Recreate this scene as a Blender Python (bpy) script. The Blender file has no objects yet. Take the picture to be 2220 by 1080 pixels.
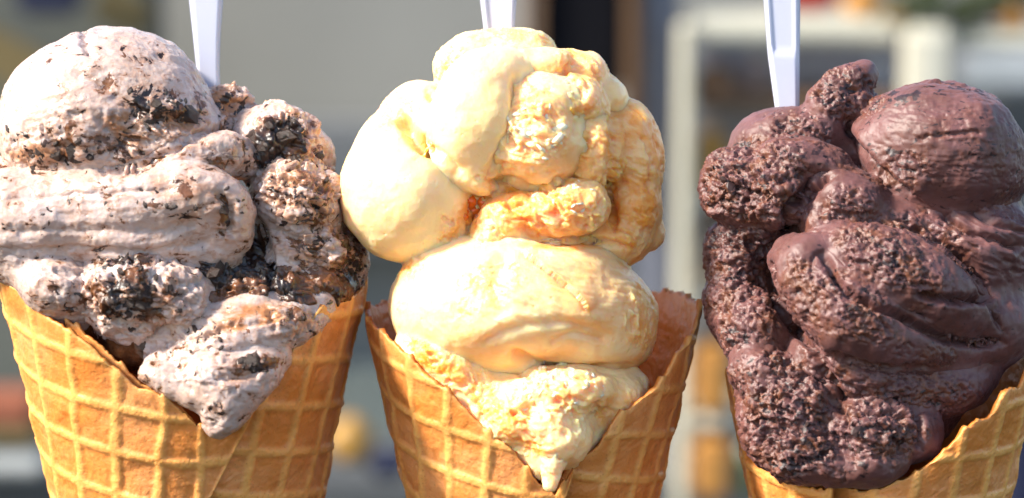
import bpy, math, random
import numpy as np
from mathutils import Vector, Matrix

# ------------------------------------------------------------------ scale, camera, light
S = 1e-4                 # metres per modelling unit (one unit = one tenth of a millimetre)
D = 7000.0               # camera distance in units
PITCH = math.radians(10.0)
cP, sP = math.cos(PITCH), math.sin(PITCH)
scene = bpy.context.scene
COL = scene.collection

cam_d = bpy.data.cameras.new('camera'); cam = bpy.data.objects.new('camera', cam_d); COL.objects.link(cam)
cam_d.sensor_width = 36.0
cam_d.lens = 36.0 * D / 2220.0
cam_d.clip_start = 0.01; cam_d.clip_end = 60.0
cam.location = (0, -D * cP * S, D * sP * S)
cam.rotation_euler = (math.pi / 2 - PITCH, 0, 0)
cam_d.dof.use_dof = True
cam_d.dof.focus_distance = (D - 170) * S
cam_d.dof.aperture_fstop = cam_d.lens / 1000.0 / 0.0115
scene.camera = cam

SUN_EL, SUN_AZ = math.radians(40), math.atan2(-0.955, -0.295)    # azimuth: x, y of the direction towards the sun
sun_vec = Vector((math.sin(SUN_AZ) * math.cos(SUN_EL), math.cos(SUN_AZ) * math.cos(SUN_EL), math.sin(SUN_EL)))
sun_d = bpy.data.lights.new('sun', 'SUN'); sun = bpy.data.objects.new('sun', sun_d); COL.objects.link(sun)
sun_d.energy = 4.4; sun_d.angle = math.radians(8.0); sun_d.color = (1.0, 0.92, 0.80)
sun.rotation_euler = sun_vec.to_track_quat('Z', 'Y').to_euler()
w = bpy.data.worlds.new('World'); scene.world = w; w.use_nodes = True
wn = w.node_tree.nodes; wl = w.node_tree.links
sky = wn.new('ShaderNodeTexSky'); sky.sky_type = 'NISHITA'; sky.sun_disc = False
sky.sun_elevation = SUN_EL; sky.sun_rotation = SUN_AZ
wl.new(sky.outputs[0], wn['Background'].inputs[0]); wn['Background'].inputs[1].default_value = 0.13
scene.view_settings.view_transform = 'Standard'; scene.view_settings.look = 'None'
scene.view_settings.exposure = 1.42; scene.view_settings.gamma = 1.0
scene.cycles.use_denoising = True
scene.cycles.max_bounces = 10

# ------------------------------------------------------------------ small helpers
rng = np.random.default_rng(7)
random.seed(7)

def to_world(p):
    """modelling frame (x right, y down, d towards the camera) -> world metres"""
    p = np.asarray(p, float); x = p[..., 0] - 1110; y = 540 - p[..., 1]; d = p[..., 2]
    return np.stack([x * S, (y * sP - d * cP) * S, (y * cP + d * sP) * S], -1)

def fr(x, y, d=0.0):
    """frame point seen at (x, y) when it lies d in front of the focal plane"""
    g = (D - d) / D
    return (1110 + (x - 1110) * g, 540 + (y - 540) * g, d)

def project(P):
    g = D / (D - P[:, 2])
    return 1110 + (P[:, 0] - 1110) * g, 540 + (P[:, 1] - 540) * g

TAB = rng.random((64, 64, 64)).astype(np.float32) * 2 - 1
def vnoise(P, seed=0):
    P = np.asarray(P, np.float32) + np.float32(seed * 17.37 + 900)
    i = np.floor(P).astype(np.int32); f = (P - i).astype(np.float32); f = f * f * f * (f * (f * 6 - 15) + 10); i &= 63; j = (i + 1) & 63
    x0, y0, z0 = i.T; x1, y1, z1 = j.T; fx, fy, fz = f.T
    a = TAB[x0, y0, z0] * (1 - fx) + TAB[x1, y0, z0] * fx; b = TAB[x0, y1, z0] * (1 - fx) + TAB[x1, y1, z0] * fx
    c = TAB[x0, y0, z1] * (1 - fx) + TAB[x1, y0, z1] * fx; e = TAB[x0, y1, z1] * (1 - fx) + TAB[x1, y1, z1] * fx
    return (a * (1 - fy) + b * fy) * (1 - fz) + (c * (1 - fy) + e * fy) * fz

ROT = np.array([[0.36, 0.48, -0.8], [-0.8, 0.6, 0.0], [0.48, 0.64, 0.6]], np.float32)
def fbm(P, octv=4, gain=0.5, ridged=False, seed=0):
    P = np.asarray(P, np.float32); s = np.zeros(len(P), np.float32); a = 1.0; t = 0
    for k in range(octv):
        n = vnoise(P, seed + k * 3); n = (1 - 2 * np.abs(n)) if ridged else n
        s += a * n; t += a; a *= gain; P = (P @ ROT) * 2.03
    return s / t

OFF = rng.random((32, 32, 32, 3)).astype(np.float32)
def worley(P):
    P = np.asarray(P, np.float32) + 500; i = np.floor(P).astype(np.int32); f = P - i
    f1 = np.full(len(P), 9, np.float32); f2 = f1.copy()
    for dx in (-1, 0, 1):
        for dy in (-1, 0, 1):
            for dz in (-1, 0, 1):
                o = OFF[(i[:, 0] + dx) & 31, (i[:, 1] + dy) & 31, (i[:, 2] + dz) & 31]
                q = o + np.array([dx, dy, dz], np.float32) - f; d = (q * q).sum(1)
                f2 = np.minimum(f2, np.maximum(f1, d)); f1 = np.minimum(f1, d)
    return np.sqrt(f1), np.sqrt(f2)

def sstep(a, b, x):
    t = np.clip((x - a) / (b - a), 0, 1); return t * t * (3 - 2 * t)

def link_mesh(name, me, mat, parent=None, loc=None):
    o = bpy.data.objects.new(name, me); COL.objects.link(o)
    if mat is not None and not me.materials: me.materials.append(mat)
    if parent is not None: o.parent = parent
    if loc is not None: o.location = loc
    return o

def np_mesh(name, V, Q, smooth=True, attrs=None):
    me = bpy.data.meshes.new(name); n, m = len(V), len(Q); k = Q.shape[1]
    me.vertices.add(n); me.vertices.foreach_set('co', np.ascontiguousarray(V, np.float32).ravel())
    me.loops.add(m * k); me.loops.foreach_set('vertex_index', np.ascontiguousarray(Q, np.int32).ravel())
    me.polygons.add(m); me.polygons.foreach_set('loop_start', np.arange(m, dtype=np.int32) * k)
    me.polygons.foreach_set('use_smooth', np.full(m, smooth))
    me.update(calc_edges=True)
    for an, av in (attrs or {}).items():
        a = me.attributes.new(an, 'FLOAT', 'POINT'); a.data.foreach_set('value', np.ascontiguousarray(av, np.float32))
    return me

def thing(name, label, cat, loc, group=None):
    o = bpy.data.objects.new(name, None); COL.objects.link(o); o.location = loc; o.empty_display_size = 0.01
    return tag(o, label, cat, group)
def tag(o, label, cat, group=None, kind=None):
    o['label'] = label; o['category'] = cat
    if group: o['group'] = group
    if kind: o['kind'] = kind
    return o

# ------------------------------------------------------------------ materials
def new_mat(name):
    m = bpy.data.materials.new(name); m.use_nodes = True
    return m, m.node_tree, m.node_tree.nodes['Principled BSDF']
class NT:
    """short node-building helper"""
    def __init__(s, tree): s.t = tree
    def n(s, typ, **kw):
        nd = s.t.nodes.new(typ)
        for k, v in kw.items(): setattr(nd, k, v)
        return nd
    def put(s, sock, v):
        if isinstance(v, bpy.types.NodeSocket): s.t.links.new(v, sock)
        else: sock.default_value = v
    def math(s, op, a, b=0.0, clamp=False):
        nd = s.n('ShaderNodeMath', operation=op, use_clamp=clamp); s.put(nd.inputs[0], a); s.put(nd.inputs[1], b); return nd.outputs[0]
    def mix(s, f, a, b):
        nd = s.n('ShaderNodeMix', data_type='RGBA'); s.put(nd.inputs[0], f)
        for k, v in ((6, a), (7, b)): s.put(nd.inputs[k], (*v, 1) if isinstance(v, tuple) and len(v) == 3 else v)
        return nd.outputs[2]
    def step(s, x, lo, hi):
        nd = s.n('ShaderNodeMapRange', interpolation_type='SMOOTHSTEP'); s.put(nd.inputs[0], x); s.put(nd.inputs[1], lo); s.put(nd.inputs[2], hi); return nd.outputs[0]
    def attr(s, name): return s.n('ShaderNodeAttribute', attribute_name=name).outputs['Fac']
    def noise(s, scale, detail=3.0, rough=0.5, stretch=None, dist=0.0):
        tc = s.n('ShaderNodeTexCoord').outputs['Object']
        if stretch:
            mp = s.n('ShaderNodeMapping'); mp.inputs['Scale'].default_value = stretch[:3]; mp.inputs['Rotation'].default_value = (0, stretch[3] if len(stretch) > 3 else 0, 0); s.put(mp.inputs[0], tc); tc = mp.outputs[0]
        nd = s.n('ShaderNodeTexNoise'); s.put(nd.inputs['Vector'], tc)
        nd.inputs['Scale'].default_value = scale; nd.inputs['Detail'].default_value = detail; nd.inputs['Roughness'].default_value = rough; nd.inputs['Distortion'].default_value = dist
        return nd.outputs[0]
    def voro(s, scale):
        nd = s.n('ShaderNodeTexVoronoi'); s.put(nd.inputs['Vector'], s.n('ShaderNodeTexCoord').outputs['Object']); nd.inputs['Scale'].default_value = scale; return nd.outputs['Distance']
    def bump(s, h, strength, dist, bsdf):
        nd = s.n('ShaderNodeBump'); nd.inputs['Strength'].default_value = strength; nd.inputs['Distance'].default_value = dist
        s.put(nd.inputs['Height'], h); s.put(bsdf.inputs['Normal'], nd.outputs[0])

def sss(b, weight, radius, scale):
    b.inputs['Subsurface Weight'].default_value = weight; b.inputs['Subsurface Radius'].default_value = radius; b.inputs['Subsurface Scale'].default_value = scale

def mat_cookie_cream():
    m, t, b = new_mat('cookies_and_cream'); N = NT(t)
    crumb, brown, rough = N.attr('crumb'), N.attr('swirl_shade'), N.attr('rough')
    base = N.mix(N.noise(90, 3), (0.45, 0.315, 0.235), (0.51, 0.425, 0.42))
    base = N.mix(N.math('MULTIPLY', N.step(N.noise(160, 4, 0.6, (1, 1, 2.2)), 0.38, 0.58), N.math('ADD', N.math('MULTIPLY', brown, 0.9), 0.22)), base, (0.36, 0.155, 0.06))
    n1 = N.noise(430, 3, 0.6, (0.8, 0.8, 1.25, 0.4), 0.6)
    s1 = N.step(N.math('ADD', n1, N.math('MULTIPLY', crumb, 0.15)), 0.68, 0.71)
    n2 = N.noise(260, 4, 0.6, (1, 1, 1), 0.4)
    s2 = N.step(N.math('ADD', n2, N.math('MULTIPLY', crumb, 0.20)), 0.675, 0.715)
    halo = N.step(N.math('ADD', n1, N.math('MULTIPLY', crumb, 0.22)), 0.57, 0.70)
    c = N.mix(N.math('MULTIPLY', halo, 0.6), base, (0.30, 0.14, 0.07))
    s3 = N.step(N.math('ADD', N.noise(120, 5, 0.62, (1, 1, 1.8, 0.5), 0.3), N.math('MULTIPLY', crumb, 0.16)), 0.69, 0.76)
    c = N.mix(N.math('MULTIPLY', s3, 0.75), c, (0.10, 0.055, 0.04))
    sp = N.math('MAXIMUM', s1, s2)
    c = N.mix(sp, c, N.mix(N.step(N.noise(130, 2), 0.42, 0.62), (0.020, 0.011, 0.009), (0.15, 0.058, 0.022)))
    N.put(b.inputs['Base Color'], c)
    N.put(b.inputs['Roughness'], N.math('ADD', 0.27, N.math('MULTIPLY', rough, 0.06)))
    sss(b, 0.6, (1.0, 0.62, 0.42), 0.0014)
    N.bump(N.math('ADD', N.math('SUBTRACT', N.noise(1100, 3, 0.6), N.math('MULTIPLY', sp, 0.5)), N.math('MULTIPLY', N.noise(300, 3), 0.8)), 0.5, 0.0004, b)
    return m

def mat_peach():
    m, t, b = new_mat('peach_cream'); N = NT(t)
    sw, rough = N.attr('swirl_shade'), N.attr('rough')
    base = N.mix(N.noise(70, 3), (0.95, 0.625, 0.26), (0.95, 0.715, 0.41))
    pat = N.step(N.noise(190, 4, 0.6, None, 0.5), 0.38, 0.66)
    base = N.mix(N.math('MULTIPLY', pat, N.math('MULTIPLY', rough, 0.55)), base, (0.92, 0.38, 0.045))
    base = N.mix(N.math('MULTIPLY', sw, N.math('ADD', 0.45, N.math('MULTIPLY', pat, 0.5))), base, (0.84, 0.28, 0.016))  # orange swirl, and shade colour painted on shaded sides and in seams
    N.put(b.inputs['Base Color'], base)
    b.inputs['Roughness'].default_value = 0.33
    sss(b, 0.8, (1.0, 0.5, 0.14), 0.004)
    N.bump(N.math('ADD', N.math('MULTIPLY', N.noise(900, 4, 0.65), N.math('ADD', 0.5, rough)), N.math('ADD', N.math('MULTIPLY', N.noise(260, 3), 0.4), N.math('MULTIPLY', N.step(N.voro(420), 0.05, 0.22), 0.35))), 0.55, 0.0004, b)
    return m

def mat_chocolate():
    m, t, b = new_mat('chocolate_cream'); N = NT(t)
    crumb, sw, rough = N.attr('crumb'), N.attr('swirl_shade'), N.attr('rough')
    base = N.mix(N.step(N.noise(110, 4, 0.55), 0.35, 0.65), (0.128, 0.052, 0.048), (0.092, 0.033, 0.026))
    base = N.mix(N.math('MULTIPLY', N.step(N.noise(210, 4, 0.6), 0.42, 0.66), N.math('ADD', 0.1, N.math('MULTIPLY', rough, 0.75))), base, (0.125, 0.038, 0.012))
    n1 = N.noise(620, 3, 0.55, (0.75, 0.75, 1.3, 0.2), 0.5)
    sp = N.step(N.math('ADD', n1, N.math('MULTIPLY', crumb, 0.20)), 0.665, 0.70)
    c = N.mix(sp, base, (0.020, 0.006, 0.006))
    c = N.mix(N.math('MULTIPLY', sw, 0.85), c, (0.05, 0.014, 0.010))
    N.put(b.inputs['Base Color'], c)
    N.put(b.inputs['Roughness'], N.math('SUBTRACT', 0.53, N.math('MULTIPLY', rough, 0.10)))
    sss(b, 0.3, (1.0, 0.45, 0.3), 0.0008)
    b.inputs['Sheen Weight'].default_value = 0.05; b.inputs['Sheen Roughness'].default_value = 0.5; b.inputs['Sheen Tint'].default_value = (0.9, 0.78, 0.95, 1)
    N.bump(N.math('ADD', N.math('MULTIPLY', N.noise(1000, 4, 0.65), N.math('ADD', 0.3, rough)), N.math('MULTIPLY', N.noise(300, 3), 0.6)), 0.6, 0.0004, b)
    return m

def mat_waffle(name, a, c, ridge):
    m, t, b = new_mat(name); N = NT(t)
    b.inputs['Specular IOR Level'].default_value = 0.3
    rd = N.attr('ridge'); toast = N.attr('toast')
    cell = N.mix(N.step(N.noise(60, 4, 0.55), 0.35, 0.65), a, c)
    cell = N.mix(N.math('MULTIPLY', N.step(N.noise(330, 3, 0.6), 0.5, 0.75), 0.35), cell, (0.36, 0.10, 0.012))
    col = N.mix(N.math('MULTIPLY', rd, 0.85), cell, ridge)
    col = N.mix(N.math('MULTIPLY', N.step(N.noise(45, 5, 0.65), 0.56, 0.72), 0.4), col, (0.50, 0.15, 0.025))
    col = N.mix(N.math('MULTIPLY', N.step(N.voro(900), 0.22, 0.10), 0.35), col, (0.30, 0.08, 0.012))
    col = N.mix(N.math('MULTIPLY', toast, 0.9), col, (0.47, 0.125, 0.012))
    N.put(b.inputs['Base Color'], col)
    b.inputs['Roughness'].default_value = 0.42
    sss(b, 0.35, (1.0, 0.45, 0.15), 0.0009)
    N.bump(N.math('ADD', N.noise(700, 4, 0.6), N.math('MULTIPLY', N.noise(180, 2), 0.7)), 0.7, 0.0005, b)
    return m

def mat_plain(name, col, rough=0.5, var=0.12, scale=40, metallic=0.0, spec=None):
    m, t, b = new_mat(name); N = NT(t)
    dk = tuple(max(0, v * (1 - var)) for v in col); lt = tuple(min(1, v * (1 + var)) for v in col)
    N.put(b.inputs['Base Color'], N.mix(N.noise(scale, 4), dk, lt)); b.inputs['Roughness'].default_value = rough
    b.inputs['Metallic'].default_value = metallic
    return m

def mat_cookie():
    m, t, b = new_mat('dark_cookie'); N = NT(t)
    N.put(b.inputs['Base Color'], N.mix(N.noise(500, 3), (0.012, 0.007, 0.006), (0.05, 0.022, 0.012)))
    b.inputs['Roughness'].default_value = 0.38
    N.bump(N.noise(1200, 3), 0.6, 0.0003, b)
    return m
def mat_fruit():
    m, t, b = new_mat('peach_fruit'); N = NT(t)
    N.put(b.inputs['Base Color'], N.mix(N.noise(350, 3), (0.80, 0.20, 0.015), (0.62, 0.10, 0.01)))
    b.inputs['Roughness'].default_value = 0.2; sss(b, 0.5, (1, 0.3, 0.05), 0.0015)
    return m
def mat_spoon():
    m, t, b = new_mat('spoon_plastic'); N = NT(t)
    N.put(b.inputs['Base Color'], N.mix(N.noise(60, 2), (0.43, 0.44, 0.54), (0.48, 0.49, 0.58)))
    b.inputs['Roughness'].default_value = 0.22; sss(b, 0.4, (0.9, 0.95, 1.0), 0.0012)
    return m
MC, MP, MH = mat_cookie_cream(), mat_peach(), mat_chocolate()
M_COOKIE, M_FRUIT, M_SPOON = mat_cookie(), mat_fruit(), mat_spoon()
MW1 = mat_waffle('waffle_a', (0.69, 0.29, 0.10), (0.62, 0.22, 0.048), (0.78, 0.39, 0.11))

# ------------------------------------------------------------------ signed distance shapes
def E(x, y, d, rx, ry, rd, ang=0.0, tilt=0.0):
    g = (D - d) / D; c = fr(x, y, d); a, tl = math.radians(ang), math.radians(tilt)
    R = np.array([[math.cos(a), math.sin(a), 0], [-math.sin(a), math.cos(a), 0], [0, 0, 1]])
    T = np.array([[1, 0, 0], [0, math.cos(tl), math.sin(tl)], [0, -math.sin(tl), math.cos(tl)]])
    r = np.array([rx * g, ry * g, rd * g]); M = (T @ R).astype(np.float32); c = np.array(c, np.float32)
    def f(P):
        q = (P - c) @ M.T; k0 = np.sqrt(((q / r) ** 2).sum(-1)); k1 = np.sqrt(((q / (r * r)) ** 2).sum(-1)) + 1e-9
        return (k0 * (k0 - 1) / k1).astype(np.float32)
    m = r.max(); return f, c - m, c + m
def smooth_pts(pts, n=6):
    p = np.array(pts, float)
    if len(p) < 3: return p
    q = np.vstack([2 * p[0] - p[1], p, 2 * p[-1] - p[-2]]); out = []
    for i in range(1, len(q) - 2):
        for t in np.linspace(0, 1, n, endpoint=False):
            a, b, c, e = q[i - 1], q[i], q[i + 1], q[i + 2]
            out.append(0.5 * (2 * b + (c - a) * t + (2 * a - 5 * b + 4 * c - e) * t * t + (3 * b - a - 3 * c + e) * t ** 3))
    out.append(p[-1]); return np.array(out)
def T(pts, flat=1.0):
    """tube through (x, y, d, radius); flat scales its depth"""
    p = smooth_pts(pts, 4); A = np.array([fr(*q[:3]) for q in p], np.float32); R = p[:, 3].astype(np.float32)
    sc = np.array([1, 1, 1 / flat], np.float32); B = A * sc
    def f(P):
        X = P * sc; o = np.full(X.shape[:-1], 1e6, np.float32)
        for i in range(len(B) - 1):
            v = B[i + 1] - B[i]; t = np.clip(((X - B[i]) @ v) / (v @ v), 0, 1)
            o = np.minimum(o, np.sqrt(((X - B[i] - t[..., None] * v) ** 2).sum(-1)) - (R[i] + t * (R[i + 1] - R[i])))
        return o * min(1, flat)
    m = R.max(); return f, A.min(0) - m * max(1, flat), A.max(0) + m * max(1, flat)
def union(prims, P, k):
    o = None
    for f, lo, hi in prims:
        v = f(P)
        if o is None: o = v
        else:
            h = np.clip(0.5 + 0.5 * (o - v) / k, 0, 1); o = o * (1 - h) + v * h - k * h * (1 - h)
    return o

def nets(F, org, h):
    n = F.shape; c = np.zeros(tuple(s - 1 for s in n), np.int8)
    I = F < 0
    for a in (0, 1):
        for b in (0, 1):
            for e in (0, 1): c += I[a:n[0] - 1 + a, b:n[1] - 1 + b, e:n[2] - 1 + e]
    idx = np.argwhere((c > 0) & (c < 8)); vid = np.full(c.shape, -1, np.int32); vid[tuple(idx.T)] = np.arange(len(idx))
    cor = [(a, b, e) for a in (0, 1) for b in (0, 1) for e in (0, 1)]
    val = {q: F[idx[:, 0] + q[0], idx[:, 1] + q[1], idx[:, 2] + q[2]] for q in cor}
    acc = np.zeros((len(idx), 3), np.float32); cnt = np.zeros(len(idx), np.float32)
    for q in cor:
        for ax in range(3):
            if q[ax] == 0:
                r = list(q); r[ax] = 1; v0, v1 = val[q], val[tuple(r)]; m = (v0 < 0) != (v1 < 0)
                t = np.where(m, v0 / np.where(m, v0 - v1, 1), 0); p = np.repeat(np.array([q], np.float32), len(idx), 0); p[:, ax] = t
                acc += p * m[:, None]; cnt += m
    V = org + h * (idx + acc / cnt[:, None])
    Q = []
    for ax in range(3):
        u, v = (ax + 1) % 3, (ax + 2) % 3
        s0 = [slice(1, -1)] * 3; s0[ax] = slice(0, -1); s1 = list(s0); s1[ax] = slice(1, None)
        A, B = I[tuple(s0)], I[tuple(s1)]
        for sel, flip in ((A & ~B, False), (~A & B, True)):
            g = np.argwhere(sel) + 1; g[:, ax] -= 1
            def at(du, dv):
                k = g.copy(); k[:, u] -= du; k[:, v] -= dv; return vid[k[:, 0], k[:, 1], k[:, 2]]
            q = np.stack([at(1, 1), at(0, 1), at(0, 0), at(1, 0)], 1)
            Q.append(q[:, ::-1] if flip else q)
    return V.astype(np.float32), np.vstack(Q)

def normals(V, Q):
    n = np.cross(V[Q[:, 2]] - V[Q[:, 0]], V[Q[:, 3]] - V[Q[:, 1]]); o = np.zeros_like(V)
    for k in range(4):
        for a in range(3): o[:, a] += np.bincount(Q[:, k], n[:, a], len(V))
    return o / (np.linalg.norm(o, axis=1, keepdims=True) + 1e-9)

def seg_dist(x, y, pts):
    """distance to a smooth 2-D line, its side and the position along it"""
    p = smooth_pts([q[:2] for q in pts], 6); best = np.full(len(x), 1e9); side = np.zeros(len(x)); along = np.zeros(len(x)); m = len(p) - 1
    for i in range(m):
        vx, vy = p[i + 1] - p[i]; L = vx * vx + vy * vy + 1e-9
        wx, wy = x - p[i][0], y - p[i][1]; t = np.clip((wx * vx + wy * vy) / L, 0, 1)
        d = np.hypot(wx - t * vx, wy - t * vy); c = d < best
        best = np.where(c, d, best); side = np.where(c, np.sign(vx * wy - vy * wx), side); along = np.where(c, (i + t) / m, along)
    return best, side, along

def ell(x, y, e):
    """soft elliptic weight; e = (cx, cy, rx, ry[, angle])"""
    a = math.radians(e[4]) if len(e) > 4 else 0; dx, dy = x - e[0], y - e[1]
    u = (dx * math.cos(a) + dy * math.sin(a)) / e[2]; v = (-dx * math.sin(a) + dy * math.cos(a)) / e[3]
    return np.hypot(u, v)

H = 3.3
GS = 8.0
def coarse_fields(parts):
    """distance of every part of one ice cream on a shared coarse grid"""
    pr = [q for _, sp in parts.values() for q in sp['p']]
    lo = np.min([q[1] for q in pr], 0) - 40; hi = np.max([q[2] for q in pr], 0) + 40; n = np.ceil((hi - lo) / GS).astype(int) + 2
    out = {}
    for key, (nm, sp) in parts.items():
        g = np.full(tuple(n), 300, np.float32)
        pl = np.min([q[1] for q in sp['p']], 0) - 90; ph = np.max([q[2] for q in sp['p']], 0) + 90
        i0 = np.maximum(np.floor((pl - lo) / GS).astype(int), 0); i1 = np.minimum(np.ceil((ph - lo) / GS).astype(int) + 1, n)
        ax = [lo[i] + GS * np.arange(i0[i], i1[i]) for i in range(3)]
        G = np.stack(np.meshgrid(*ax, indexing='ij'), -1).astype(np.float32)
        g[i0[0]:i1[0], i0[1]:i1[1], i0[2]:i1[2]] = union(sp['p'], G, sp.get('k', 30.0)); out[key] = g
    return lo, out
def tri(g, lo, step, P):
    q = (P - lo) / step; n = np.array(g.shape); q = np.clip(q, 0, n - 1.001); i = q.astype(np.int32); f = (q - i).astype(np.float32); o = 0
    for a in (0, 1):
        for b in (0, 1):
            for c in (0, 1):
                wgt = (f[:, 0] if a else 1 - f[:, 0]) * (f[:, 1] if b else 1 - f[:, 1]) * (f[:, 2] if c else 1 - f[:, 2])
                o = o + wgt * g[i[:, 0] + a, i[:, 1] + b, i[:, 2] + c]
    return o
def build_part(name, spec, others, mat, parent):
    """others: (origin, coarse distance to the rest of the ice cream); the part melts into its neighbours where they meet"""
    prims = spec['p']; k = spec.get('k', 30.0); h = spec.get('h', H); kb = spec.get('blend', BLEND)
    lo = np.min([q[1] for q in prims], 0) - 26; hi = np.max([q[2] for q in prims], 0) + 26
    n = np.ceil((hi - lo) / h).astype(int) + 2
    ax = [lo[i] + h * np.arange(n[i]) for i in range(3)]
    F = np.empty(tuple(n), np.float32)
    for s in range(0, n[0], 24):
        G = np.stack(np.meshgrid(ax[0][s:s + 24], ax[1], ax[2], indexing='ij'), -1).astype(np.float32); F[s:s + 24] = union(prims, G, k)
    Ff = F.reshape(-1); SM = Ff.copy(); band = np.flatnonzero(np.abs(Ff) < 64)
    iz = np.stack(np.unravel_index(band, F.shape), 1).astype(np.float32); P = lo.astype(np.float32) + h * iz
    fo = tri(others[1], others[0], GS, P); fp = Ff[band]
    hh = np.clip(0.5 + 0.5 * (fo - fp) / kb, 0, 1); sm = fo * (1 - hh) + fp * hh - kb * hh * (1 - hh)
    SM[band] = sm; Ff[band] = np.maximum(sm + 0.4 * np.maximum(fp - fo, 0), fp - fo - 14)
    V, Q = nets(F, lo.astype(np.float32), h); SM = SM.reshape(F.shape)
    deep = tri(SM, lo.astype(np.float32), h, V) < -13
    Q = Q[~deep[Q].all(1)]; used = np.unique(Q); mp = np.full(len(V), -1, np.int32); mp[used] = np.arange(len(used)); V = V[used]; Q = mp[Q]; del F, SM
    N = normals(V, Q)
    sd = spec.get('seed', 1); la, ls = LUMP
    V = V + N * (la * fbm(V / ls, 3, 0.5, seed=2) + LRIDGE * la * fbm(V / (ls * 0.3), 3, 0.5, True, seed=4))[:, None]; N = normals(V, Q)
    x, y = project(V); front = sstep(-0.35, 0.1, N[:, 2])
    jit = 0.42 * fbm(V / 40, 4, 0.6, seed=5)
    disp = np.zeros(len(V)); rough = np.zeros(len(V)); crumb = np.full(len(V), spec.get('crumb', 0.0)); swirl_shade = np.full(len(V), spec.get('swirl_shade', 0.0))
    for c in spec.get('crease', []) + SEAMS:
        pts, wd, dp = c[:3]; wob = (5 * vnoise(V / 22, sd + 9) + 3 * vnoise(V / 9, sd + 4)) * spec.get('wob', 1.0); ds, sg, al = seg_dist(x + wob, y + wob, pts)
        fade = sstep(0, 0.12, al + 0.04) * sstep(0, 0.12, 1.04 - al)
        if len(c) > 3:      # a lip: one side stands over the other
            a = dp * np.exp(-ds / (wd * 3.0)) * (sg * c[3] > 0) - 0.9 * dp * np.exp(-ds / wd) * (sg * c[3] <= 0)
            disp += a * fade * front
        else: disp -= dp * np.exp(-(ds / wd) ** 2) * fade * front
    for r in spec.get('stria', []):                      # drag marks of the scoop: (ellipse, angle, amp, pitch)
        e, ang, amp, sc = r; wgt = 1 - sstep(0.75, 1.05, ell(x, y, e) + jit)
        a = math.radians(ang); u = x * math.cos(a) + y * math.sin(a); v = -x * math.sin(a) + y * math.cos(a)
        bend = 0.0006 * (u - e[0]) ** 2
        disp += wgt * amp * fbm(np.stack([u / (sc * 9), (v + bend) / sc, V[:, 2] / (sc * 2.5)], 1), 3, 0.55, seed=sd + 2)
    ca, sa = math.cos(0.35), math.sin(0.35); Vr = np.column_stack([x * ca + y * sa, -x * sa + y * ca])
    for r in [((x.mean(), y.mean(), 9e3, 9e3), *PATCH)] + spec.get('rough', []):                      # (ellipse, kind, amp, size[, strength])
        e, kind, amp, sz = r[:4]; wgt = 1 - sstep(0.55, 1.05, ell(x, y, e) + jit)
        if e[2] > 5e3: wgt = spec.get('patch', 0.75) * sstep(0.02, 0.36, fbm(np.column_stack([Vr[:, 0] / 150, Vr[:, 1] / 60, V[:, 2] / 80]), 4, 0.6, seed=12))
        a0 = math.radians(r[4] if len(r) > 4 else 25); Pm = V[:, :2] @ np.array([[math.cos(a0), -math.sin(a0)], [math.sin(a0), math.cos(a0)]], np.float32)
        W = np.column_stack([Pm[:, 0] * 0.62, Pm[:, 1], V[:, 2]]) / sz
        W = W + 0.45 * np.stack([vnoise(V / (sz * 1.6), sd + 21), vnoise(V / (sz * 1.6), sd + 22), vnoise(V / (sz * 1.6), sd + 23)], 1)
        if kind == 'grain': q = 0.8 * fbm(W, 4, 0.62, True, sd) + 0.7 * fbm(V / (sz * 2.6), 3, 0.55, seed=sd + 1) - 0.8 * sstep(0.16, 0.36, fbm(W * 0.8, 3, 0.6, seed=sd + 3))
        elif kind == 'pit': n0 = fbm(W, 3, 0.6, seed=sd); q = -1.7 * sstep(0.10, 0.30, n0) + 0.9 * sstep(0.06, 0.34, -n0) + 0.9 * fbm(V / (sz * 3.2), 3, 0.6, seed=sd + 4) + 0.5 * fbm(W * 2.1, 2, seed=sd + 6)
        elif kind == 'chunk': n0 = fbm(W * 0.8, 4, 0.6, seed=sd + 8); q = 1.5 * sstep(-0.12, 0.2, n0) - 0.8 + 0.8 * fbm(W * 1.9, 3, 0.6, True, sd)
        disp += amp * q * wgt; rough = np.maximum(rough, wgt)
    for e, amt in spec.get('crumbs', []): crumb = np.maximum(crumb, amt * (1 - sstep(0.35, 1.05, ell(x, y, e) + 1.3 * jit)))
    for e, amt in spec.get('swirl_shades', []): swirl_shade = np.maximum(swirl_shade, amt * (1 - sstep(0.45, 1.05, ell(x, y, e) + jit)))  # on the peach cone this mask also paints shade colour
    disp += spec.get('fine', 1.0) * fbm(V / 14, 3, seed=7)
    V = V + N * disp[:, None]
    me = np_mesh(name, to_world(V) - np.array(parent.location), Q, True, {'rough': rough, 'crumb': crumb, 'swirl_shade': swirl_shade})
    o = link_mesh(name, me, mat, parent)
    return o, V, normals(V, Q), x, y

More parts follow.
